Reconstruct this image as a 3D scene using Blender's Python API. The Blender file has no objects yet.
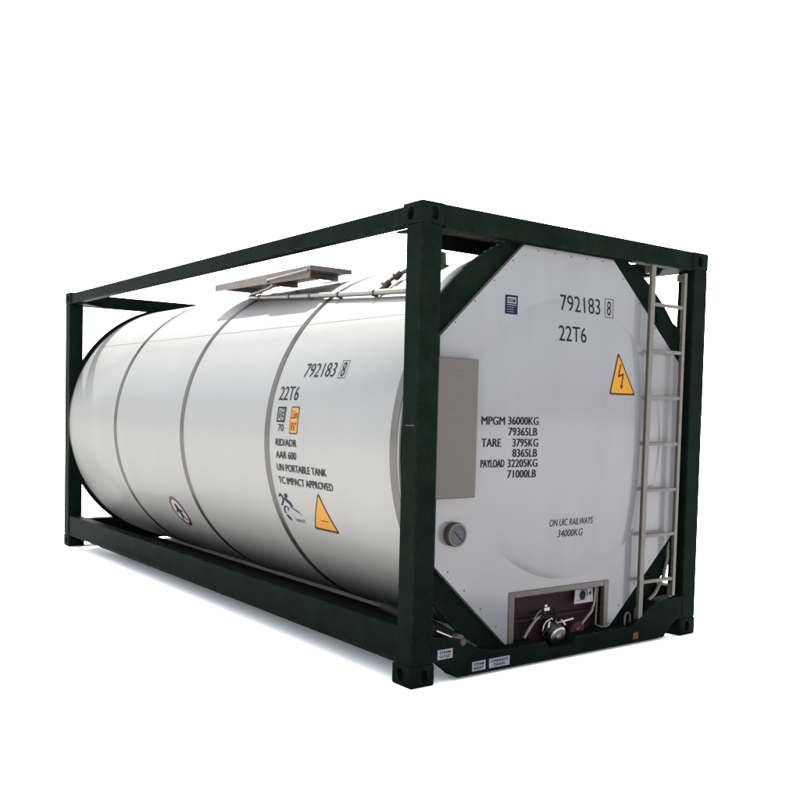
import bpy, bmesh, math, random
from mathutils import Vector, Matrix
random.seed(7)
R_ = math.radians
S = bpy.context.scene
col = S.collection

# ------------------------------------------------------------------ camera
CAM = Vector((3.98323, -2.99305, 1.49935))
YAW, PITCH, ROLL = 2.48502080, -0.0473156, 0.0248626
f0 = Vector((math.cos(YAW)*math.cos(PITCH), math.sin(YAW)*math.cos(PITCH), math.sin(PITCH)))
r0 = Vector((math.sin(YAW), -math.cos(YAW), 0))
u0 = r0.cross(f0)
rr = r0*math.cos(ROLL) + u0*math.sin(ROLL)
uu = -r0*math.sin(ROLL) + u0*math.cos(ROLL)
cd = bpy.data.cameras.new('camera')
cam = bpy.data.objects.new('camera', cd); col.objects.link(cam)
M = Matrix.Identity(4)
for i in range(3):
    M[i][0], M[i][1], M[i][2], M[i][3] = rr[i], uu[i], -f0[i], CAM[i]
cam.matrix_world = M
cd.sensor_width = 36.0
cd.lens = 947.53/800*36
cd.shift_x, cd.shift_y = -27.706/800, 53.761/800
cd.clip_start, cd.clip_end = 0.05, 20000
S.camera = cam
S.render.resolution_x = S.render.resolution_y = 1024

# ------------------------------------------------------------------ sky, sun, exposure
SUN = Vector((-0.50, 0.17, 0.85)).normalized()        # direction towards the sun: behind and above the container
ELEV = math.asin(SUN.z)
AZ = math.atan2(SUN.x, SUN.y)                           # clockwise from +Y
w = bpy.data.worlds.new('World'); S.world = w; w.use_nodes = True
nt = w.node_tree; nt.nodes.clear()
sky = nt.nodes.new('ShaderNodeTexSky'); sky.sky_type = 'NISHITA'; sky.sun_disc = False
sky.sun_elevation, sky.sun_rotation = ELEV, AZ
sky.air_density, sky.dust_density, sky.ozone_density = 1.0, 2.0, 1.0
hs = nt.nodes.new('ShaderNodeHueSaturation'); hs.inputs['Saturation'].default_value = 0.25
bg = nt.nodes.new('ShaderNodeBackground'); bg.inputs['Strength'].default_value = 0.15
wo = nt.nodes.new('ShaderNodeOutputWorld')
nt.links.new(sky.outputs[0], hs.inputs['Color']); nt.links.new(hs.outputs[0], bg.inputs['Color']); nt.links.new(bg.outputs[0], wo.inputs['Surface'])
sd = bpy.data.lights.new('sun', 'SUN'); sd.energy = 5.0; sd.angle = R_(0.5); sd.color = (1.0, 0.95, 0.87)
so = bpy.data.objects.new('sun', sd); col.objects.link(so)
so.rotation_euler = SUN.to_track_quat('Z', 'Y').to_euler(); so.location = (-20, 8, 22)
S.view_settings.view_transform = 'Standard'; S.view_settings.look = 'None'
S.view_settings.exposure = 3.4; S.view_settings.gamma = 1.0

# ------------------------------------------------------------------ materials
def mat(name, c, rough=0.5, metal=0.0, spec=0.5, var=0.0, scale=6.0, bump=0.0, bscale=40.0, coat=0.0, stretch=None, rvar=0.0):
    m = bpy.data.materials.new(name); m.use_nodes = True
    t = m.node_tree; b = t.nodes['Principled BSDF']
    b.inputs['Roughness'].default_value = rough; b.inputs['Metallic'].default_value = metal
    b.inputs['Specular IOR Level'].default_value = spec
    b.inputs['Coat Weight'].default_value = coat
    b.inputs['Base Color'].default_value = (*c, 1)
    if var or bump or rvar:
        tc = t.nodes.new('ShaderNodeTexCoord'); mp = t.nodes.new('ShaderNodeMapping')
        t.links.new(tc.outputs['Object'], mp.inputs['Vector'])
        if stretch: mp.inputs['Scale'].default_value = stretch
    if var or rvar:
        n = t.nodes.new('ShaderNodeTexNoise'); n.inputs['Scale'].default_value = scale; n.inputs['Detail'].default_value = 6
        n.inputs['Roughness'].default_value = 0.65
        t.links.new(mp.outputs[0], n.inputs['Vector'])
    if var:
        rp = t.nodes.new('ShaderNodeValToRGB')
        rp.color_ramp.elements[0].position = 0.3; rp.color_ramp.elements[1].position = 0.7
        rp.color_ramp.elements[0].color = (*[x*(1-var) for x in c], 1)
        rp.color_ramp.elements[1].color = (*[min(1, x*(1+var)) for x in c], 1)
        t.links.new(n.outputs['Fac'], rp.inputs['Fac']); t.links.new(rp.outputs[0], b.inputs['Base Color'])
    if rvar:
        mr = t.nodes.new('ShaderNodeMapRange'); mr.inputs['From Min'].default_value = 0.3; mr.inputs['From Max'].default_value = 0.7
        mr.inputs['To Min'].default_value = max(0.02, rough-rvar); mr.inputs['To Max'].default_value = rough+rvar
        t.links.new(n.outputs['Fac'], mr.inputs['Value']); t.links.new(mr.outputs[0], b.inputs['Roughness'])
    if bump:
        n2 = t.nodes.new('ShaderNodeTexNoise'); n2.inputs['Scale'].default_value = bscale; n2.inputs['Detail'].default_value = 4
        t.links.new(mp.outputs[0], n2.inputs['Vector'])
        bn = t.nodes.new('ShaderNodeBump'); bn.inputs['Strength'].default_value = bump; bn.inputs['Distance'].default_value = 0.01
        t.links.new(n2.outputs['Fac'], bn.inputs['Height']); t.links.new(bn.outputs[0], b.inputs['Normal'])
    return m

def gloss(m, fac, rough, c=(0.9, 0.9, 0.9)):
    """a thin even sheen over the paint"""
    t = m.node_tree; b = t.nodes['Principled BSDF']; out = [n for n in t.nodes if n.type == 'OUTPUT_MATERIAL'][0]
    gl = t.nodes.new('ShaderNodeBsdfGlossy'); gl.inputs['Roughness'].default_value = rough; gl.inputs['Color'].default_value = (*c, 1)
    mx = t.nodes.new('ShaderNodeMixShader'); mx.inputs[0].default_value = fac
    prev = out.inputs['Surface'].links[0].from_socket
    t.links.new(prev, mx.inputs[1]); t.links.new(gl.outputs[0], mx.inputs[2]); t.links.new(mx.outputs[0], out.inputs['Surface'])
    return m

GREEN  = mat('dark_green_paint', (0.00125, 0.0024, 0.0018), 0.5, spec=0.002, var=0.30, scale=5, bump=0.12, bscale=60)
def edge_wear(m, c, radius=0.012):
    """paint rubbed lighter along the edges, broken up by noise"""
    t = m.node_tree; b = t.nodes['Principled BSDF']
    old = b.inputs['Base Color'].links[0].from_socket
    bv = t.nodes.new('ShaderNodeBevel'); bv.samples = 4; bv.inputs['Radius'].default_value = radius
    ge = t.nodes.new('ShaderNodeNewGeometry'); dp_ = t.nodes.new('ShaderNodeVectorMath'); dp_.operation = 'DOT_PRODUCT'
    t.links.new(bv.outputs[0], dp_.inputs[0]); t.links.new(ge.outputs['Normal'], dp_.inputs[1])
    ed = t.nodes.new('ShaderNodeMapRange'); ed.inputs['From Min'].default_value = 0.995; ed.inputs['From Max'].default_value = 0.90
    t.links.new(dp_.outputs['Value'], ed.inputs['Value'])
    tc = t.nodes.new('ShaderNodeTexCoord'); n = t.nodes.new('ShaderNodeTexNoise'); n.inputs['Scale'].default_value = 22; n.inputs['Detail'].default_value = 5
    t.links.new(tc.outputs['Object'], n.inputs['Vector'])
    mr = t.nodes.new('ShaderNodeMapRange'); mr.inputs['From Min'].default_value = 0.45; mr.inputs['From Max'].default_value = 0.62
    t.links.new(n.outputs['Fac'], mr.inputs['Value'])
    mu = t.nodes.new('ShaderNodeMath'); mu.operation = 'MULTIPLY'; t.links.new(ed.outputs[0], mu.inputs[0]); t.links.new(mr.outputs[0], mu.inputs[1])
    mx = t.nodes.new('ShaderNodeMix'); mx.data_type = 'RGBA'
    t.links.new(mu.outputs[0], mx.inputs['Factor']); t.links.new(old, mx.inputs['A']); mx.inputs['B'].default_value = (*c, 1)
    t.links.new(mx.outputs['Result'], b.inputs['Base Color'])
edge_wear(GREEN, (0.0060, 0.0068, 0.0062))

CLAD   = gloss(gloss(mat('white_cladding', (0.035, 0.0358, 0.0348), 0.30, spec=0.0, var=0.06, scale=4.0, stretch=(1, 1, 0.16)), 0.038, 0.56), 0.008, 0.18)
PANEL  = gloss(mat('white_panel', (0.047, 0.047, 0.0505), 0.28, spec=0.0, var=0.05, scale=5.0, stretch=(1, 1, 0.14)), 0.016, 0.14)
BAND   = gloss(mat('stainless_band', (0.006, 0.0055, 0.005), 0.3, spec=0.0, var=0.25, scale=9), 0.026, 0.26, (0.92, 0.89, 0.86))
TRIM   = mat('brushed_trim', (0.020, 0.017, 0.0155), 0.45, metal=0.4, spec=0.1, var=0.12, scale=4, stretch=(1, 1, 12))
BOXM   = mat('brushed_plate', (0.0195, 0.0172, 0.0157), 0.48, metal=0.3, spec=0.1, var=0.10, scale=5, stretch=(1, 1, 25), bump=0.03, bscale=8)
LADR   = mat('galvanised_steel', (0.0225, 0.020, 0.0175), 0.5, metal=0.2, spec=0.1, var=0.18, scale=14, bump=0.05)
MAROON = mat('dark_red_primer', (0.0052, 0.0022, 0.0029), 0.6, spec=0.02, var=0.3, scale=6)
CHROME = mat('worn_chrome', (0.11, 0.107, 0.104), 0.28, metal=1.0, var=0.2, scale=20)
BLACK  = mat('black_rubber', (0.003, 0.003, 0.0035), 0.6, spec=0.02)
INK    = mat('black_lettering', (0.0025, 0.0025, 0.004), 0.5, spec=0.01)
YELLOW = mat('yellow_vinyl', (0.105, 0.046, 0.003), 0.4, spec=0.03, var=0.06)
YLINE  = mat('dark_vinyl_border', (0.006, 0.0035, 0.002), 0.4, spec=0.02)
BLUE   = mat('navy_vinyl', (0.0025, 0.0025, 0.010), 0.4, spec=0.01)
PALE   = mat('pale_vinyl', (0.075, 0.073, 0.078), 0.5, spec=0.03, var=0.06, scale=20)
RED    = mat('dark_red_vinyl', (0.018, 0.002, 0.002), 0.4, spec=0.03)
RUST   = mat('red_brown_cap', (0.012, 0.0045, 0.0035), 0.6, spec=0.02, var=0.3, scale=12)
GALV   = mat('walkway_aluminium', (0.032, 0.027, 0.0235), 0.55, metal=0.2, spec=0.1, var=0.2, scale=10)
PIPE   = mat('pale_steel_pipe', (0.040, 0.035, 0.030), 0.4, metal=0.3, spec=0.1, var=0.1)
DIAL   = mat('dial_face', (0.011, 0.011, 0.0135), 0.3, spec=0.06, var=0.1, scale=30)
ORANGE = mat('orange_vinyl', (0.065, 0.020, 0.004), 0.4, spec=0.03)
GROUND = mat('white_concrete', (0.50, 0.50, 0.497), 0.9, spec=0.0, var=0.02, scale=0.6)

# ------------------------------------------------------------------ mesh helper
class MB:
    def __init__(s): s.v = []; s.f = []
    def add(s, vs, fs):
        o = len(s.v); s.v += [tuple(p) for p in vs]; s.f += [tuple(i+o for i in q) for q in fs]
        return s
    def box(s, x0, x1, y0, y1, z0, z1):
        vs = [(x, y, z) for x in (x0, x1) for y in (y0, y1) for z in (z0, z1)]
        return s.add(vs, [(0,1,3,2),(4,6,7,5),(0,4,5,1),(2,3,7,6),(0,2,6,4),(1,5,7,3)])
    def prism(s, poly, axis, a, b):
        """poly in the two other axes (order xyz), extruded a..b along axis"""
        def P(p, c):
            return {'x': (c, p[0], p[1]), 'y': (p[0], c, p[1]), 'z': (p[0], p[1], c)}[axis]
        n = len(poly)
        vs = [P(p, a) for p in poly] + [P(p, b) for p in poly]
        fs = [tuple(range(n-1, -1, -1)), tuple(range(n, 2*n))] + [(i, (i+1) % n, n+(i+1) % n, n+i) for i in range(n)]
        return s.add(vs, fs)
    def tube(s, path, r, n=12, caps=True):
        path = [Vector(p) for p in path]; m = len(path)
        rs = r if isinstance(r, (list, tuple)) else [r]*m
        ref = None; vs = []
        for i, p in enumerate(path):
            d = (path[min(i+1, m-1)] - path[max(i-1, 0)]).normalized()
            if ref is None:
                ref = Vector((0, 0, 1)) if abs(d.z) < 0.9 else Vector((0, 1, 0))
            a = (ref - d*ref.dot(d)).normalized(); b = d.cross(a); ref = a
            vs += [tuple(p + (a*math.cos(2*math.pi*k/n) + b*math.sin(2*math.pi*k/n))*rs[i]) for k in range(n)]
        fs = [(i*n+k, i*n+(k+1) % n, (i+1)*n+(k+1) % n, (i+1)*n+k) for i in range(m-1) for k in range(n)]
        if caps: fs += [tuple(range(n-1, -1, -1)), tuple((m-1)*n+k for k in range(n))]
        return s.add(vs, fs)
    def lathe(s, c, axis, prof, n=48, caps=True):
        """prof: (position along axis from c, radius) list"""
        a = Vector(axis).normalized(); ref = Vector((0, 0, 1)) if abs(a.z) < 0.9 else Vector((0, 1, 0))
        u = (ref - a*ref.dot(a)).normalized(); v = a.cross(u); c = Vector(c); m = len(prof)
        vs = [tuple(c + a*t + (u*math.cos(2*math.pi*k/n) + v*math.sin(2*math.pi*k/n))*max(r, 1e-4)) for t, r in prof for k in range(n)]
        fs = [(i*n+k, i*n+(k+1) % n, (i+1)*n+(k+1) % n, (i+1)*n+k) for i in range(m-1) for k in range(n)]
        if caps and prof[0][1] > 0: fs.append(tuple(range(n-1, -1, -1)))
        if caps and prof[-1][1] > 0: fs.append(tuple((m-1)*n+k for k in range(n)))
        return s.add(vs, fs)
    def build(s, name, m, parent=None, bevel=0.0, label=None, sharp=35, seg=2):
        me = bpy.data.meshes.new(name); me.from_pydata(s.v, [], s.f); me.update()
        bm = bmesh.new(); bm.from_mesh(me); bmesh.ops.recalc_face_normals(bm, faces=bm.faces)
        bm.to_mesh(me); bm.free()
        me.materials.append(m)
        me.polygons.foreach_set('use_smooth', [True]*len(me.polygons))
        me.set_sharp_from_angle(angle=R_(sharp))
        o = bpy.data.objects.new(name, me); col.objects.link(o)
        if parent:
            o.parent = parent
            root = parent
            while root.parent: root = root.parent
            if parent is root: o.matrix_parent_inverse = Matrix.Translation(-root.location)
        if bevel:
            b = o.modifiers.new('bevel', 'BEVEL'); b.width = bevel; b.segments = seg; b.limit_method = 'ANGLE'; b.angle_limit = R_(40)
            b.harden_normals = False
        if label: o['label'] = label
        return o

def bake(o):
    dg = bpy.context.evaluated_depsgraph_get(); dg.update()
    me = bpy.data.meshes.new_from_object(o.evaluated_get(dg)); old = o.data
    o.modifiers.clear(); me.name = old.name; o.data = me
    me.polygons.foreach_set('use_smooth', [True]*len(me.polygons)); me.set_sharp_from_angle(angle=R_(35))

def ellipse(cu, cv, a, b, n=24, pw=1.0):
    return [(cu + a*math.copysign(abs(math.cos(t))**pw, math.cos(t)), cv + b*math.copysign(abs(math.sin(t))**pw, math.sin(t))) for t in [2*math.pi*(k+0.5)/n for k in range(n)]]

def arc_pts(cu, cv, r, a0, a1, n):
    return [(cu + r*math.cos(R_(a0+(a1-a0)*k/n)), cv + r*math.sin(R_(a0+(a1-a0)*k/n))) for k in range(n+1)]

# ------------------------------------------------------------------ dimensions
L, W, H = 6.058, 2.438, 2.591
YC, ZC, RT = 1.219, 1.275, 1.222

# ------------------------------------------------------------------ ground
g = MB().add([(-3000, -3000, 0), (3000, -3000, 0), (3000, 3000, 0), (-3000, 3000, 0)], [(0, 1, 2, 3)]).build('ground', GROUND)
g['kind'] = 'structure'

# ------------------------------------------------------------------ the tank container
root = bpy.data.objects.new('tank_container', None); col.objects.link(root)
root.location = (-L/2, W/2, 0); root.empty_display_size = 0.5
root['label'] = 'white cylindrical tank container in a dark green steel frame with a ladder at its end'
root['category'] = 'tank container'

# --- corner castings with their oval holes
for ix, x in enumerate((0, -L)):
    sx = -1 if ix == 0 else 1
    for iy, y in enumerate((0, W)):
        sy = 1 if iy == 0 else -1
        pm = MB().box(*sorted((x + sx*0.004, x + sx*0.140)), *sorted((y + sy*0.004, y + sy*0.142)), 0.1175, H-0.1175)
        po = pm.build('corner_post', GREEN, root, bevel=0.007)
        if ix == 0 and iy == 0:
            MB().box(-0.104, -0.028, 0.0032, 0.0039, 1.408, 1.411).build('paint_scratch', TRIM, po)
        for iz, z in enumerate((0, H)):
            sz = 1 if iz == 0 else -1
            o = MB().box(*sorted((x, x+sx*0.178)), *sorted((y, y+sy*0.162)), *sorted((z, z+sz*0.118))).build('corner_casting', GREEN, root)
            b = o.modifiers.new('b', 'BEVEL'); b.width = 0.012; b.segments = 3; b.limit_method = 'ANGLE'
            cuts = []
            zc = z + sz*0.060
            c1 = MB().prism(ellipse(y+sy*0.089, zc, 0.026, 0.036, 24, 0.85), 'x', x-0.05*sx*-1*-1, x+sx*0.03).build('cutter', GREEN)
            c2 = MB().prism(ellipse(x+sx*0.098, zc, 0.030, 0.036, 24, 0.85), 'y', y-0.05*sy, y+sy*0.03).build('cutter', GREEN)
            c3 = MB().prism(ellipse(x+sx*0.101, y+sy*0.089, 0.060, 0.032, 24, 0.8), 'z', z-0.05*sz, z+sz*0.025).build('cutter', GREEN)
            for c in (c1, c2, c3):
                md = o.modifiers.new('cut', 'BOOLEAN'); md.object = c; md.operation = 'DIFFERENCE'; md.solver = 'EXACT'
            bake(o)
            for c in (c1, c2, c3): bpy.data.objects.remove(c, do_unlink=True)

# --- rails
xa, xb = -0.1795, -L+0.1795
for sy, y in ((1, 0), (-1, W)):
    def Y(v): return y + sy*v
    # top side rail: box tube
    MB().prism([(Y(0.010), 2.478), (Y(0.085), 2.478), (Y(0.085), 2.578), (Y(0.010), 2.578)], 'x', xb, xa).build('top_side_rail', GREEN, root, bevel=0.006)
    # bottom side rail: channel with an outward lower lip and a flat top
    prof = [(Y(0.012), 0.118), (Y(0.004), 0.118), (Y(0.004), 0.128), (Y(0.014), 0.134), (Y(0.014), 0.306), (Y(0.022), 0.314), (Y(0.115), 0.314), (Y(0.115), 0.118)]
    MB().prism(prof, 'x', -L+0.1405, -0.1405).build('bottom_side_rail', GREEN, root, bevel=0.003)
for sx, x in ((-1, 0), (1, -L)):
    xs = sorted((x+sx*0.010, x+sx*0.090))
    MB().box(*xs, 0.1635, W-0.1635, 2.464, 2.589).build('top_end_rail', GREEN, root, bevel=0.006)
    if sx == -1:
        prof = [(0.1435, 0.1195), (0.205, 0.114), (0.330, 0.014), (2.108, 0.014), (2.233, 0.114), (2.2945, 0.1195),
                (2.2945, 0.272), (2.02, 0.262), (1.80, 0.128), (1.27, 0.128), (1.245, 0.080), (1.035, 0.080), (1.01, 0.128), (0.62, 0.128), (0.50, 0.150), (0.36, 0.225), (0.1435, 0.262)]
    else:
        prof = [(0.1435, 0.1195), (0.205, 0.114), (0.330, 0.03), (2.108, 0.03), (2.233, 0.114), (2.2945, 0.1195), (2.2945, 0.272), (0.1435, 0.272)]
    er = MB().prism(prof, 'x', *sorted((x+sx*0.006, x+sx*0.115))).build('bottom_end_rail', GREEN, root, bevel=0.005)
    if sx == -1: end_rail = er
# horizontal gusset plates in the top corners
for sx, x in ((-1, 0), (1, -L)):
    for sy, y in ((1, 0), (-1, W)):
        p = [(x+sx*0.085, y+sy*0.08), (x+sx*0.085, y+sy*0.33), (x+sx*0.12, y+sy*0.33), (x+sx*0.34, y+sy*0.10), (x+sx*0.34, y+sy*0.08)]
        MB().prism(p, 'z', 2.466, 2.476).build('corner_gusset', GREEN, root)
# plates added inside the rails, coloured to stand in for the belly's dark reflection
for a, b in ((0.1165, 0.70), (W-0.70, W-0.1165)): MB().box(-5.25, -0.40, a, b, 0.124, 0.134).build('belly_shade_plate', MAROON, root)

# --- end rings: flat circular plates cut by the frame, with a skirt running back to the tank
def ring(x0, x1, Ro, Ri, ylo, yhi, zlo, zhi, n=160, gap=False):
    out, inn = [], []
    for k in range(n):
        t = 2*math.pi*k/n; c, s_ = math.cos(t), math.sin(t)
        r = Ro
        for lim, d in ((yhi-YC, c), (ylo-YC, c), (zhi-ZC, s_), (zlo-ZC, s_)):
            if d*lim > 1e-9: r = min(r, lim/d)
        ri = Ri
        if gap and s_ < 0 and -0.385 < c < 0.345: ri = r-0.004      # open below, in front of the valve recess
        out.append((YC+r*c, ZC+r*s_)); inn.append((YC+ri*c, ZC+ri*s_))
    m = MB(); vs = []
    for x in (x0, x1): vs += [(x, *p) for p in out] + [(x, *p) for p in inn]
    fs = []
    for k in range(n):
        j = (k+1) % n
        fs += [(k, j, n+j, n+k), (2*n+j, 2*n+k, 3*n+k, 3*n+j), (k, 2*n+k, 2*n+j, j), (n+j, 3*n+j, 3*n+k, n+k)]
    return m.add(vs, fs)
rg = ring(-0.135, -0.112, 1.310, 1.125, 0.1435, 2.2945, 0.05, 2.535, gap=True).build('end_ring', GREEN, root)
MB().lathe((-0.30, YC, ZC), (1, 0, 0), [(0, RT-0.03), (0, RT-0.02), (0.164, RT-0.02), (0.164, RT-0.03), (0, RT-0.03)], 128, caps=False).build('skirt', GREEN, rg)
rg = ring(-L+0.112, -L+0.150, 1.250, 1.02, 0.003, W-0.003, 0.05, 2.463).build('end_ring', GREEN, root)
MB().lathe((-L+0.1505, YC, ZC), (1, 0, 0), [(0, RT-0.03), (0, RT-0.02), (0.05, RT-0.02), (0.05, RT-0.03), (0, RT-0.03)], 128, caps=False).build('skirt', GREEN, rg)

ft = MB().prism([(2.02, 2.235), (2.11, 2.165), (2.2940, 2.075), (2.2940, 1.80), (2.20, 1.90), (2.06, 2.10)], 'x', -0.1105, -0.1005).build('ring_foot', GREEN, root)
ct = MB().prism(ellipse(2.215, 2.058, 0.024, 0.040, 20), 'x', -0.2, 0.0).build('cutter', GREEN)
md = ft.modifiers.new('cut', 'BOOLEAN'); md.object = ct; md.operation = 'DIFFERENCE'; md.solver = 'EXACT'; bake(ft); bpy.data.objects.remove(ct, do_unlink=True)

# --- tank shell
X0, X1 = -L+0.175, -0.166
def cylp(x, deg, h=0.0):
    a = R_(deg); return (x, YC-(RT+h)*math.cos(a), ZC+(RT+h)*math.sin(a))
prof = [(X0, 1.12), (X0, RT-0.012), (X0+0.003, RT-0.004), (X0+0.012, RT)]
for xs in (-4.54, -3.05, -1.650):
    prof += [(xs, RT)]
prof += [(X1-0.012, RT), (X1-0.003, RT-0.004), (X1, RT-0.012), (X1, 1.14), (X1-0.6, 1.14), (X1-0.6, 0.0)]
tank = MB().lathe((0, YC, ZC), (1, 0, 0), prof, 180).build('tank_shell', CLAD, root, sharp=50)
for xs in (X0+0.012, -4.54, -3.05, -1.650, -0.205):
    wd = 0.034
    MB().lathe((xs, YC, ZC), (1, 0, 0), [(-wd, RT+0.0006), (-wd+0.004, RT+0.0035), (wd-0.004, RT+0.0035), (wd, RT+0.0006)] if xs > -5.5 else
               [(-0.010, RT+0.0006), (-0.008, RT+0.004), (0.012, RT+0.004), (0.014, RT+0.0006)], 180, caps=False).build('strap_band', BAND, tank)
# longitudinal lap joints of the cladding sheets
for d in (39.3,):
    m = MB()
    for a, b in ((X0+0.03, -4.576), (-4.504, -3.086), (-3.014, -1.686), (-1.614, -0.234)):
        vs = []
        for x in (a, b):
            vs += [cylp(x, d+0.16, 0.0005), cylp(x, d+0.10, 0.0016), cylp(x, d-0.14, 0.0016), cylp(x, d-0.16, 0.0005)]
        m.add(vs, [(0, 4, 5, 1), (1, 5, 6, 2), (2, 6, 7, 3)])
    m.build('lap_joint', CLAD, tank)

# ------------------------------------------------------------------ lettering
def text2d(body, bold=0.0, shear=0.0):
    c = bpy.data.curves.new('t', 'FONT'); c.body = body; c.size = 1.0; c.resolution_u = 3; c.offset = bold; c.shear = shear
    o = bpy.data.objects.new('t', c); col.objects.link(o)
    dg = bpy.context.evaluated_depsgraph_get(); dg.update()
    me = bpy.data.meshes.new_from_object(o.evaluated_get(dg))
    vs = [(v.co.x, v.co.y) for v in me.vertices]; fs = [tuple(p.vertices) for p in me.polygons]
    bpy.data.objects.remove(o, do_unlink=True); bpy.data.curves.remove(c); bpy.data.meshes.remove(me)
    x0 = min(v[0] for v in vs); x1 = max(v[0] for v in vs); y0 = min(v[1] for v in vs); y1 = max(v[1] for v in vs)
    return [((a-x0)/(x1-x0), (b-y0)/(y1-y0)) for a, b in vs], fs
def put_text(m, body, u0, u1, v0, v1, fn, bold=0.02, shear=0.0):
    vs, fs = text2d(body, bold, shear)
    return m.add([fn(u0+(u1-u0)*a, v0+(v1-v0)*b) for a, b in vs], fs)
def dense(pts, step):
    out = []
    for i, p in enumerate(pts):
        q = pts[(i+1) % len(pts)]; k = max(1, int(math.ceil(max(abs(q[0]-p[0])/step[0], abs(q[1]-p[1])/step[1]))))
        out += [(p[0]+(q[0]-p[0])*j/k, p[1]+(q[1]-p[1])*j/k) for j in range(k)]
    return out
def put_curved(m, pts, fn, k=8):
    cu = sum(p[0] for p in pts)/len(pts); cv = sum(p[1] for p in pts)/len(pts); n = len(pts)
    vs = [fn(cu, cv)]; fs = [(0, 1+i, 1+(i+1) % n) for i in range(n)]
    for r in range(1, k+1): vs += [fn(cu+(p[0]-cu)*r/k, cv+(p[1]-cv)*r/k) for p in pts]
    fs += [(1+(r-1)*n+i, 1+r*n+i, 1+r*n+(i+1) % n, 1+(r-1)*n+(i+1) % n) for r in range(1, k) for i in range(n)]
    return m.add(vs, fs)
def put_poly(m, pts, fn):
    return m.add([fn(*p) for p in pts], [tuple(range(len(pts)))])
def put_frame(m, u0, u1, v0, v1, tu, tv, fn):
    o = [(u0, v0), (u1, v0), (u1, v1), (u0, v1)]; i = [(u0+tu, v0+tv), (u1-tu, v0+tv), (u1-tu, v1-tv), (u0+tu, v1-tv)]
    return m.add([fn(*p) for p in o+i], [(k, (k+1) % 4, 4+(k+1) % 4, 4+k) for k in range(4)])
def put_stroke(m, pts, w, fn, asp=1.0):
    """a stroke of width w (u) x w*asp (v) along pts"""
    for (a, b), (c, d) in zip(pts[:-1], pts[1:]):
        du, dv = c-a, (d-b)/asp; l = math.hypot(du, dv) or 1e-6
        nu, nv = -dv/l*w/2, du/l*w/2*asp; eu, ev = du/l*w*0.35, dv/l*w*0.35*asp
        m.add([fn(a+nu-eu, b+nv-ev), fn(c+nu+eu, d+nv+ev), fn(c-nu+eu, d-nv+ev), fn(a-nu-eu, b-nv-ev)], [(0, 1, 2, 3)])
    return m
def rounded(pts, k=0.14, n=4):
    out = []; N = len(pts)
    for i in range(N):
        p, a, b = pts[i], pts[i-1], pts[(i+1) % N]
        s = (p[0]+(a[0]-p[0])*k, p[1]+(a[1]-p[1])*k); e = (p[0]+(b[0]-p[0])*k, p[1]+(b[1]-p[1])*k)
        for j in range(n+1):
            t = j/n
            out.append(tuple((1-t)**2*s[q] + 2*t*(1-t)*p[q] + t*t*e[q] for q in (0, 1)))
    return out
def put_outline(m, pts, ins, fn):
    cu = sum(p[0] for p in pts)/len(pts); cv = sum(p[1] for p in pts)/len(pts); n = len(pts)
    inn = [(cu+(p[0]-cu)*(1-ins), cv+(p[1]-cv)*(1-ins)) for p in pts]
    return m.add([fn(*p) for p in pts+inn], [(k, (k+1) % n, n+(k+1) % n, n+k) for k in range(n)])

# on the tank: u = x, v = height angle turned into metres along the sheet (degrees)
def tz(h=0.003): return lambda u, v: cylp(u, v, h)
def dg_(z): return math.degrees(math.asin((z-ZC)/RT))
T = lambda: MB()
m = T(); put_text(m, '792183', -1.305, -0.938, 19.3, 23.8, tz(), -0.004); put_text(m, '8', -0.872, -0.832, 19.3, 23.8, tz(), -0.004)
put_frame(m, -0.893, -0.811, 18.8, 24.3, 0.0035, 0.17, tz()); m.build('number_lettering', INK, tank)
m = T(); put_text(m, '22T6', -1.546, -1.300, 12.1, 16.5, tz(), 0.0); m.build('type_code_lettering', INK, tank)
m = T(); put_frame(m, -1.530, -1.422, 5.4, 10.1, 0.011, 0.5, tz()); put_frame(m, -1.478, -1.438, 6.1, 9.4, 0.004, 0.2, tz())
put_text(m, 'i', -1.504, -1.491, 6.5, 9.1, tz(), 0.02); put_text(m, 'c', -1.469, -1.447, 6.8, 8.7, tz(), 0.02)
put_text(m, '70', -1.503, -1.428, 2.6, 4.8, tz(), 0.0); m.build('railway_mark', INK, tank)
m = T(); put_curved(m, dense(rounded([(-1.352, 2.0), (-1.252, 2.0), (-1.252, 10.3), (-1.352, 10.3)], 0.1), (0.5, 1.0)), tz(0.002))
hs_ = m.build('height_sign', YELLOW, tank)
m = T(); put_outline(m, dense(rounded([(-1.352, 2.0), (-1.252, 2.0), (-1.252, 10.3), (-1.352, 10.3)], 0.1), (0.5, 1.0)), 0.09, tz(0.003))
put_text(m, '2.6m', -1.340, -1.265, 6.6, 9.2, tz(), 0.01); put_text(m, '8\'6"', -1.336, -1.270, 3.0, 5.6, tz(), 0.01); m.build('sign_lettering', YLINE, hs_)
m = T()
for body, u1, z in (('RID/ADR', -1.257, 1.236), ('AAR 600', -1.265, 1.155), ('UN PORTABLE TANK', -0.912, 1.073), ('TC IMPACT APPROVED', -0.860, 0.988)):
    put_text(put_text(T(), body, -1.527, u1, dg_(z), dg_(z+0.047), tz(), 0.0), body, -1.5245, u1+0.0025, dg_(z), dg_(z+0.047), tz(0.0035), 0.0).build('approval_lettering', INK, tank)
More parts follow.
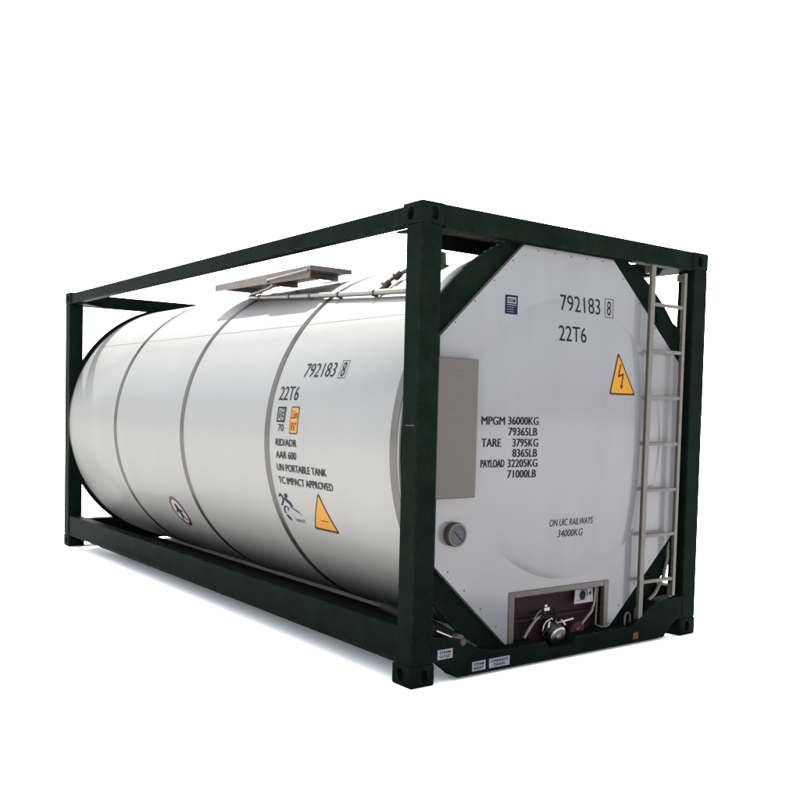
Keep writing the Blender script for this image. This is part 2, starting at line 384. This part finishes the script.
# emblem beside the warning triangle
m = T(); fe = tz(0.003)
put_stroke(m, [(-1.572, -17.9), (-1.554, -17.2), (-1.534, -17.8), (-1.530, -18.6), (-1.544, -19.9), (-1.572, -20.9)], 0.016, fe, 40)
put_poly(m, ellipse(-1.480, -17.4, 0.022, 0.75, 12), fe)
put_stroke(m, [(-1.504, -18.6), (-1.481, -19.1), (-1.449, -19.9), (-1.440, -20.7)], 0.028, fe, 40)
put_stroke(m, [(-1.544, -21.4), (-1.559, -22.4), (-1.554, -23.6)], 0.013, fe, 40)
put_stroke(m, [(-1.532, -21.2), (-1.512, -21.2), (-1.494, -21.7), (-1.504, -22.4)], 0.010, fe, 40)
put_poly(m, [(-1.560, -24.2), (-1.538, -24.1), (-1.507, -25.2), (-1.504, -26.2), (-1.532, -25.6)], fe)
for k in range(5):
    put_stroke(m, [(-1.462+0.018*k, -21.1-0.28*k), (-1.387+0.012*k, -21.9-0.3*k)], 0.003, fe, 40)
put_text(T(), 'NANT', -1.445, -1.322, -26.0, -24.8, fe, 0.0).build('emblem_lettering', BLUE, tank)
m.build('emblem', BLUE, tank)

tri = dense(rounded([(-1.048, -14.6), (-1.232, -27.2), (-0.935, -27.2)], 0.07), (0.5, 1.0))
ws = put_curved(T(), tri, tz(0.002)).build('warning_sign', YELLOW, tank)
m = T(); put_outline(m, tri, 0.13, tz(0.003)); put_stroke(m, [(-1.100, -23.7), (-1.020, -23.7)], 0.006, tz(0.003), 40); m.build('sign_border', YLINE, ws)
# red ringed round sign
cs, ca = -3.562, -34.3; ru, rv = 0.132, 7.2
ps = put_curved(T(), ellipse(cs, ca, ru, rv, 40), tz(0.002)).build('prohibition_sign', PALE, tank)
m = T(); put_outline(m, ellipse(cs, ca, ru, rv, 40), 0.20, tz(0.003)); put_stroke(m, [(cs-0.085, ca+4.6), (cs+0.085, ca-4.6)], 0.020, tz(0.0026), 56); m.build('sign_border', RED, ps)
m = T(); fz = tz(0.0034)
put_poly(m, ellipse(cs-0.005, ca+2.6, 0.026, 1.3, 12), fz)
put_stroke(m, [(cs, ca+1.2), (cs+0.004, ca-1.6)], 0.05, fz, 56)
put_stroke(m, [(cs-0.005, ca-1.5), (cs-0.04, ca-4.4)], 0.022, fz, 56); put_stroke(m, [(cs+0.005, ca-1.5), (cs+0.05, ca-3.8)], 0.022, fz, 56)
put_stroke(m, [(cs-0.02, ca+1.0), (cs-0.066, ca-0.6)], 0.018, fz, 56); put_stroke(m, [(cs+0.02, ca+1.0), (cs+0.07, ca+0.6)], 0.018, fz, 56)
m.build('pictogram', INK, ps)

# ------------------------------------------------------------------ end panel
PX = -0.078
poly = [(0.805, 2.462), (1.570, 2.462), (2.268, 1.842), (2.268, 0.705), (1.645, 0.130), (1.6255, 0.130), (1.6255, 0.436), (0.760, 0.436), (0.760, 0.130), (0.745, 0.130), (0.203, 0.634), (0.203, 1.897)]
m = MB().prism(poly, 'x', PX-0.03, PX)
DC, DR, DH = (1.235, 1.335), 0.86, 0.030
def dome_h(y, z):
    q = ((y-DC[0])**2+(z-DC[1])**2)/DR**2
    return DH*(1-q*q) if q < 1 else 0.0
n, rings = 120, 22
vs = [(PX+DH-0.0005, *DC)]; fs = []
for i in range(1, rings+1):
    t = i/rings; t = 1-(1-t)**1.6; r = DR*t
    for k in range(n):
        y, z = DC[0]+r*math.cos(2*math.pi*k/n), DC[1]+r*math.sin(2*math.pi*k/n)
        vs.append((PX+dome_h(y, z)-0.0005, y, z))
fs += [(0, 1+k, 1+(k+1) % n) for k in range(n)]
fs += [(1+(i-1)*n+k, 1+i*n+k, 1+i*n+(k+1) % n, 1+(i-1)*n+(k+1) % n) for i in range(1, rings) for k in range(n)]
# the dome is trimmed where the recess and the panel edge stand
keep = lambda p: True
m.add(vs, fs)
panel = m.build('end_panel', PANEL, root, sharp=30)
def pf(h=0.002): return lambda u, v: (PX+max(dome_h(u, v)-0.0005, 0.0)+h, u, v)
# rivets along the folded edges
def rivets(a, b, k):
    for i in range(k):
        t = (i+0.5)/k; y, z = a[0]+(b[0]-a[0])*t, a[1]+(b[1]-a[1])*t
        MB().lathe((PX-0.001, y, z), (1, 0, 0), [(0, 0.0062), (0.003, 0.005), (0.0045, 0.0)], 10).build('rivet', TRIM, panel)
rivets((0.79, 2.425), (0.235, 1.915), 4); rivets((0.235, 0.655), (0.73, 0.19), 4); rivets((1.66, 0.19), (2.24, 0.725), 4)
rivets((1.59, 2.425), (2.24, 1.855), 4); rivets((0.85, 2.44), (1.54, 2.44), 5)
# stainless frame of the valve recess, its maroon lining
m = MB(); m.box(PX-0.028, PX+0.006, 0.7605, 0.806, 0.130, 0.4355); m.box(PX-0.028, PX+0.006, 1.583, 1.6250, 0.130, 0.4355); m.box(PX-0.028, PX+0.006, 0.8062, 1.5828, 0.398, 0.4355)
m.build('recess_trim', TRIM, panel, bevel=0.004)
m = MB(); xr = -0.152
m.box(xr-0.006, xr, 0.74, 1.65, 0.05, 0.45); m.box(xr, -0.1125, 0.74, 0.755, 0.05, 0.45); m.box(xr, -0.1125, 1.635, 1.65, 0.05, 0.45); m.box(xr, -0.1125, 0.755, 1.635, 0.44, 0.45)
m.box(xr, -0.1125, 0.755, 1.635, 0.09, 0.10); m.box(xr+0.001, xr+0.022, 0.756, 1.634, 0.232, 0.250)
lining = m.build('valve_recess', MAROON, root)
m = MB(); yy = [(0.985+0.39, 0.384), (1.545, 0.384), (1.50, 0.300), (1.335, 0.300)]
pl = MB().add([(-0.135, 1.383, 0.388), (-0.135, 1.545, 0.388), (-0.100, 1.51, 0.302), (-0.100, 1.340, 0.302), (-0.138, 1.383, 0.388), (-0.138, 1.545, 0.388), (-0.103, 1.51, 0.302), (-0.103, 1.340, 0.302)],
              [(0, 1, 2, 3), (7, 6, 5, 4), (0, 4, 5, 1), (1, 5, 6, 2), (2, 6, 7, 3), (3, 7, 4, 0)]).build('hazard_placard', PALE, lining)
fpl = lambda u, v: (-0.0995-0.035*v+0.0009, 1.340+0.17*u+0.04*v, 0.302+0.086*v)
m = MB(); put_poly(m, ellipse(0.42, 0.52, 0.17, 0.32, 16), fpl); put_stroke(m, [(0.3, 0.9), (0.62, 0.85), (0.68, 0.45)], 0.05, fpl); put_stroke(m, [(0.12, 0.22), (0.6, 0.22)], 0.03, fpl)
put_poly(m, ellipse(0.82, 0.6, 0.06, 0.12, 10), fpl)
m.build('placard_print', BLACK, pl)

# lettering and signs on the end panel
m = T(); put_text(m, '792183', 1.108, 1.460, 2.109, 2.206, pf(), -0.004); put_text(m, '8', 1.525, 1.562, 2.112, 2.202, pf(), -0.004)
put_frame(m, 1.504, 1.583, 2.097, 2.216, 0.0035, 0.0035, pf()); m.build('number_lettering', INK, panel)
m = T(); put_text(m, '22T6', 1.088, 1.326, 1.926, 2.020, pf(), 0.0); m.build('type_code_lettering', INK, panel)
m = T()
for body, u0_, u1_, z0_, z1_ in (('MPGM', 0.502, 0.668, 1.418, 1.465), ('36000KG', 0.694, 0.930, 1.420, 1.467), ('79365LB', 0.698, 0.921, 1.357, 1.404),
        ('TARE', 0.505, 0.643, 1.293, 1.340), ('3795KG', 0.731, 0.932, 1.293, 1.340), ('8365LB', 0.733, 0.925, 1.233, 1.280),
        ('PAYLOAD', 0.504, 0.673, 1.175, 1.220), ('32205KG', 0.698, 0.932, 1.174, 1.220), ('71000LB', 0.700, 0.922, 1.112, 1.158)):
    put_text(put_text(T(), body, u0_, u1_, z0_, z1_, pf(), 0.0), body, u0_+0.003, u1_+0.003, z0_, z1_, pf(0.0024), 0.0).build('weight_lettering', INK, panel)
put_text(T(), 'ON UIC RAILWAYS', 1.054, 1.432, 0.810, 0.853, pf(), 0.0, 0.15).build('railway_lettering', INK, panel)
put_text(T(), '34000KG', 1.126, 1.346, 0.741, 0.785, pf(), 0.0, 0.15).build('railway_lettering', INK, panel)
bp = [(0.668, 2.055), (0.765, 2.055), (0.765, 2.164), (0.668, 2.164)]
sg = put_curved(T(), dense(rounded(bp, 0.05), (0.03, 0.03)), pf(0.0015)).build('data_plate', BLUE, panel, label='small navy blue data plate with pale print')
m = T(); put_frame(m, 0.684, 0.751, 2.118, 2.152, 0.005, 0.005, pf(0.0025)); put_stroke(m, [(0.697, 2.141), (0.738, 2.141)], 0.003, pf(0.0025)); put_stroke(m, [(0.697, 2.131), (0.728, 2.131)], 0.003, pf(0.0025))
for k in range(4): put_stroke(m, [(0.683, 2.108-0.013*k), (0.750 if k == 0 else 0.737, 2.108-0.013*k)], 0.0016 if k else 0.003, pf(0.0025))
m.build('plate_print', PALE, sg)
tri = rounded([(1.622, 1.888), (1.540, 1.618), (1.796, 1.618)], 0.07)
tri = dense(tri, (0.05, 0.05))
ws = put_curved(T(), tri, pf(0.0015)).build('warning_sign', YELLOW, panel)
m = T(); put_outline(m, tri, 0.12, pf(0.0025))
put_stroke(m, [(1.646, 1.809), (1.626, 1.735), (1.672, 1.750), (1.656, 1.674)], 0.011, pf(0.0025)); put_poly(m, [(1.643, 1.682), (1.671, 1.678), (1.655, 1.650)], pf(0.0025))
m.build('sign_border', YLINE, ws)

# document box
bx = MB().box(PX+0.001, PX+0.060, 0.150, 0.434, 1.012, 1.780).build('document_box', BOXM, root, bevel=0.006, label='flat brushed steel document box')
# thermometer dial
gy, gz = 0.322, 0.808
th = MB().lathe((PX-0.001, gy, gz), (1, 0, 0), [(0, 0.058), (0.012, 0.068), (0.045, 0.068), (0.052, 0.064), (0.052, 0.054), (0.046, 0.052)], 40).build('thermometer', TRIM, root)
MB().lathe((PX+0.0455, gy, gz), (1, 0, 0), [(0, 0.0515), (0.0012, 0.0515), (0.0013, 0.0)], 40).build('dial', DIAL, th)
m = MB(); fd = lambda u, v: (PX+0.0475, gy+u, gz+v)
put_stroke(m, [(0.028, -0.030), (-0.022, 0.020)], 0.006, fd)
for k in range(11):
    a = R_(225-27*k); put_stroke(m, [(0.040*math.cos(a), 0.040*math.sin(a)), (0.047*math.cos(a), 0.047*math.sin(a))], 0.003, fd)
m.build('needle', INK, th)

# ------------------------------------------------------------------ ladder
lad = bpy.data.objects.new('ladder', None); col.objects.link(lad); lad.parent = root; lad.matrix_parent_inverse = Matrix.Translation(-root.location)
lad['label'] = 'grey steel ladder with seven rungs up the end of the frame'
def lad_build(m, name, mt=LADR, bev=0.003): return m.build(name, mt, lad, bevel=bev)
lx0, lx1 = -0.034, -0.010
def ly(side, z): return (1.868+0.020*z/2.5) if side < 0 else (2.203+0.012*z/2.5)
for side, zb, zt in ((-1, 0.165, 2.46), (1, 0.285, 2.44)):
    vs = []
    for z in (zb, zt):
        c = ly(side, z); hw = 0.021 if side < 0 else 0.015
        vs += [(lx0, c-hw, z), (lx1, c-hw, z), (lx1, c+hw, z), (lx0, c+hw, z)]
    lad_build(MB().add(vs, [(3, 2, 1, 0), (4, 5, 6, 7), (0, 1, 5, 4), (1, 2, 6, 5), (2, 3, 7, 6), (3, 0, 4, 7)]), 'stile')
    c = ly(side, zb); lad_build(MB().box(-0.052, -0.0345, c-0.018, c+0.018, 0.132 if side < 0 else 0.262, zb+0.07), 'bracket')
    c = ly(side, zt); lad_build(MB().box(-0.075, -0.0345, c-0.015, c+0.015, zt-0.05, zt-0.004), 'bracket')
for z in (2.211, 1.911, 1.610, 1.306, 1.003, 0.706, 0.402):
    lad_build(MB().box(-0.031, -0.012, ly(-1, z)+0.0215, ly(1, z)-0.0155, z-0.0115, z+0.0115), 'rung')

# ------------------------------------------------------------------ valve group in the recess
val = bpy.data.objects.new('discharge_valve', None); col.objects.link(val); val.parent = root; val.matrix_parent_inverse = Matrix.Translation(-root.location)
def vb(m, name, mt, bev=0.0): return m.build(name, mt, val, bevel=bev)
vy = 1.150
vb(MB().lathe((-0.34, vy-0.01, 0.215), (1, 0, -0.22), [(0, 0.055), (0.11, 0.055), (0.11, 0.082), (0.126, 0.082), (0.126, 0.055), (0.150, 0.05), (0.150, 0.078), (0.168, 0.078), (0.170, 0.05), (0.22, 0.05)], 32), 'valve_body', CHROME)
vb(MB().lathe((-0.125, vy, 0.166), (1, 0.0, -0.42), [(0, 0.046), (0.025, 0.046), (0.025, 0.058), (0.048, 0.058), (0.050, 0.064), (0.082, 0.064), (0.090, 0.056), (0.091, 0.020), (0.098, 0.018), (0.099, 0.0)], 36), 'outlet_cap', CHROME)
for sg_ in (-1, 1):
    vb(MB().tube([(-0.12, vy+sg_*0.062, 0.150), (-0.085, vy+sg_*0.076, 0.160), (-0.060, vy+sg_*0.072, 0.195), (-0.075, vy+sg_*0.050, 0.225)], 0.0075, 10), 'cam_arm', CHROME)
vb(MB().tube([(-0.19, vy-0.01, 0.225), (-0.170, vy-0.01, 0.270)], 0.022, 16), 'stem', CHROME)
vb(MB().box(-0.192, -0.140, vy-0.030, vy+0.020, 0.2705, 0.296), 'stem_block', CHROME, 0.004)
vb(MB().lathe((-0.165, vy-0.005, 0.2965), (0, 0, 1), [(0, 0.018), (0.014, 0.018), (0.018, 0.010), (0.019, 0.0)], 6), 'bolt', CHROME)
vb(MB().tube([(-0.165, vy-0.03, 0.284), (-0.13, vy-0.10, 0.272), (-0.085, vy-0.175, 0.252)], 0.0085), 'lever', CHROME)
vb(MB().tube([(-0.15, vy-0.05, 0.245), (-0.115, vy-0.13, 0.238), (-0.09, vy-0.20, 0.200), (-0.088, vy-0.245, 0.146)], 0.010), 'hose', PIPE)
vb(MB().tube([(-0.16, vy-0.05, 0.225), (-0.13, vy-0.12, 0.215), (-0.11, vy-0.17, 0.180), (-0.105, vy-0.20, 0.140)], 0.008), 'hose', BLACK)
vb(MB().tube([(-0.13, vy+0.045, 0.188), (-0.10, vy+0.10, 0.205), (-0.09, vy+0.17, 0.215)], 0.0095), 'lever', CHROME)
vb(MB().tube([(-0.10, vy+0.02, 0.205), (-0.115, vy+0.05, 0.25), (-0.14, vy+0.055, 0.285)], 0.007), 'lever', BLACK)
for k in range(6):
    a = R_(30+60*k); y, z = vy-0.01+0.067*math.cos(a), 0.188+0.067*math.sin(a)
    vb(MB().lathe((-0.165, y, z), (1, 0, -0.22), [(-0.085, 0.009), (-0.085, 0.009), (0.012, 0.009), (0.014, 0.0)], 8), 'bolt', CHROME)
vb(MB().tube([(-0.115+0.0*k, vy+0.066*math.cos(R_(k*30)), 0.162+0.066*math.sin(R_(k*30))) for k in range(-2, 9)], 0.006, 8), 'clamp_ring', CHROME)
vb(MB().lathe((-0.22, vy+0.225, 0.150), (1, 0, -0.2), [(0, 0.05), (0.07, 0.05), (0.09, 0.064), (0.12, 0.064), (0.13, 0.05), (0.131, 0.0)], 28), 'outlet_cap', RUST)
vb(MB().lathe((-0.28, vy-0.16, 0.165), (1, 0, -0.1), [(0, 0.05), (0.06, 0.05), (0.06, 0.066), (0.08, 0.066), (0.08, 0.03), (0.081, 0.0)], 24), 'flange', RUST)
vb(MB().lathe((-0.26, vy-0.285, 0.145), (1, 0, 0), [(0, 0.03), (0.07, 0.03), (0.07, 0.04), (0.095, 0.04), (0.10, 0.0)], 20), 'flange', MAROON)
MB().tube([(-0.115, 1.550, 0.396), (-0.112, 1.535, 0.290), (-0.10, 1.50, 0.240), (-0.095, 1.40, 0.165), (-0.095, 1.36, 0.140)], 0.009).build('remote_trip_rod', PIPE, root)
MB().tube([(-0.125, 1.580, 0.396), (-0.122, 1.572, 0.33), (-0.118, 1.560, 0.145), (-0.082, 1.575, 0.134), (-0.070, 1.615, 0.134), (-0.068, 1.64, 0.150)], 0.006).build('drain_tube', PIPE, root)

# steam pipes at the lower near corner
sp = MB().tube([(-0.55, 0.34, 0.30), (-0.14, 0.352, 0.235), (-0.06, 0.356, 0.215)], 0.030, 20).build('steam_pipe', BLACK, root)
MB().lathe((-0.065, 0.358, 0.214), (1, 0.05, -0.1), [(0, 0.038), (0.03, 0.038), (0.035, 0.034), (0.05, 0.022), (0.065, 0.018), (0.066, 0.0)], 24).build('pipe_cap', TRIM, sp)
MB().tube([(-0.10, 0.385, 0.232), (-0.06, 0.408, 0.205), (-0.04, 0.412, 0.175), (-0.035, 0.402, 0.158)], 0.004).build('chain', TRIM, sp)
sp = MB().tube([(-0.55, 0.20, 0.33), (-0.14, 0.205, 0.285), (-0.08, 0.205, 0.278)], 0.030, 20).build('steam_pipe', BLACK, root)
MB().tube([(-0.075, 0.222, 0.276), (-0.058, 0.318, 0.232)], 0.009).build('lever', CHROME, sp)
# hose and bracket at the lower far corner
MB().tube([(-0.13, 2.275, 0.66), (-0.10, 2.24, 0.52), (-0.09, 2.19, 0.40), (-0.075, 2.09, 0.30), (-0.07, 2.02, 0.262)], 0.013).build('air_hose', PIPE, root)
m = MB(); m.tube([(-0.06, 1.775, 0.127), (-0.06, 1.775, 0.185), (-0.06, 1.79, 0.205), (-0.06, 1.81, 0.205), (-0.06, 1.825, 0.185), (-0.06, 1.825, 0.135)], 0.007)
m.build('lashing_eye', LADR, root)

# labels on the bottom end rail
fr = lambda u, v: (-0.006+0.0012, u, v); fr2 = lambda u, v: (-0.006+0.0020, u, v)
for (u0_, u1_, z0_, z1_, lines) in ((0.182, 0.288, 0.134, 0.188, ('STEAM', 'OUTLET')), (0.432, 0.532, 0.034, 0.088, ('STEAM', 'INLET')), (0.558, 0.716, 0.034, 0.088, ('CONDENSATE', 'DRAIN'))):
    pl = put_poly(T(), [(u0_, z0_), (u1_, z0_), (u1_, z1_), (u0_, z1_)], fr).build('pipe_label', PALE, end_rail)
    m = T(); wd = u1_-u0_
    for k, t in enumerate(lines):
        fw = {'CONDENSATE': 0.42, 'DRAIN': 0.26}.get(t, 0.36)
        zc_ = z0_+0.038-0.0225*k; put_text(m, t, u0_+wd*(0.5-fw), u0_+wd*(0.5+fw), zc_-0.008, zc_+0.008, fr2, 0.03)
    m.build('lettering', BLUE, pl)
pl = put_poly(T(), [(1.795, 0.034), (1.852, 0.034), (1.852, 0.086), (1.795, 0.086)], fr).build('orange_label', ORANGE, end_rail)
m = T(); put_frame(m, 1.795, 1.852, 0.034, 0.086, 0.008, 0.008, fr2); put_stroke(m, [(1.815, 0.050), (1.832, 0.070)], 0.008, fr2); m.build('label_print', YLINE, pl)

# ------------------------------------------------------------------ walkway, pipe run on top of the tank
wk = MB().prism([(-3.48, 2.438), (-1.92, 2.408), (-1.92, 2.500), (-3.48, 2.492)], 'y', 0.455, 0.470).build('walkway', GALV, root, bevel=0.003)
m = MB()
for k in range(4): m.box(-3.478, -1.922, 0.4705+0.083*k, 0.4705+0.083*k+0.0815, 2.470, 2.490)
m.build('walkway_plank', GALV, wk)
m = MB(); m.box(-1.9195, -1.908, 0.455, 0.805, 2.465, 2.500); m.build('end_flange', GALV, wk)
for x in (-3.3, -2.7, -2.1): MB().box(x-0.02, x+0.02, 0.472, 0.80, 2.435, 2.4695).build('support', GALV, wk)
MB().tube([(-2.55, 0.454, 2.435), (-2.51, 0.436, 2.442), (-1.99, 0.436, 2.456), (-1.94, 0.454, 2.462)], 0.010).build('handrail', GALV, wk)
wk = MB().box(-0.565, -0.548, 0.44, 1.98, 2.462, 2.552).build('walkway', GREEN, root, bevel=0.003)
gt = MB().box(-0.5475, -0.100, 0.44, 0.452, 2.556, 2.584)
for k in range(37): gt.box(-0.5475, -0.130, 0.462+0.041*k, 0.490+0.041*k, 2.556, 2.582)
gt.box(-0.1295, -0.100, 0.4525, 1.98, 2.556, 2.584); gt.box(-0.565, -0.548, 0.4525, 1.98, 2.5525, 2.572)
gt.build('grating', GALV, wk)
MB().lathe((-0.76, 0.70, 2.34), (0, 0, 1), [(0, 0.085), (0.06, 0.085), (0.06, 0.06), (0.14, 0.06), (0.155, 0.03), (0.156, 0.0)], 28).build('relief_valve', PIPE, root)
# drain pipe along the tank shoulder
pth = [(-2.52, 0.500, 2.425), (-2.66, 0.545, 2.416), (-2.95, 0.615, 2.415), (-3.14, 0.645, 2.412), (-3.205, 0.655, 2.402), (-3.215, 0.648, 2.390), (-3.18, 0.634, 2.381), (-2.314, 0.523, 2.313), (-1.635, 0.452, 2.264), (-1.078, 0.408, 2.229), (-0.40, 0.365, 2.192)]
dp = MB().tube(pth, 0.018, 14).build('overflow_pipe', PIPE, root)
for x, y, z in ((-2.95, 0.604, 2.363), (-2.314, 0.523, 2.313), (-1.95, 0.485, 2.287), (-1.50, 0.441, 2.256), (-1.02, 0.404, 2.225)):
    c = Vector((x, y, z)); n_ = Vector((0, y-YC, z-ZC)).normalized()
    m = MB(); m.tube([c-n_*0.045, c-n_*0.016], 0.014, 8); m.tube([(x-0.014, y+0.0016, z+0.001), (x+0.014, y-0.0016, z-0.001)], 0.024, 14); m.build('pipe_clip', TRIM, dp)
ap = MB().tube([(-1.00, 0.43, 2.240), (-0.985, 0.455, 2.268), (-1.00, 0.52, 2.322), (-0.96, 0.60, 2.378), (-0.86, 0.66, 2.425)], 0.015, 14).build('air_line', PIPE, root)
for t in ((-0.99, 0.475, 2.285), (-0.985, 0.555, 2.347)):
    MB().lathe(t, (0.02, 0.65, 0.55), [(-0.025, 0.022), (-0.02, 0.028), (0.02, 0.028), (0.025, 0.022)], 14).build('fitting', TRIM, ap)
# manway lid on top of the tank
mw = MB().lathe((-2.75, 1.35, 2.43), (0, 0, 1), [(0, 0.26), (0.06, 0.26), (0.06, 0.29), (0.085, 0.29), (0.10, 0.20), (0.105, 0.0)], 40).build('manway_lid', CHROME, root)
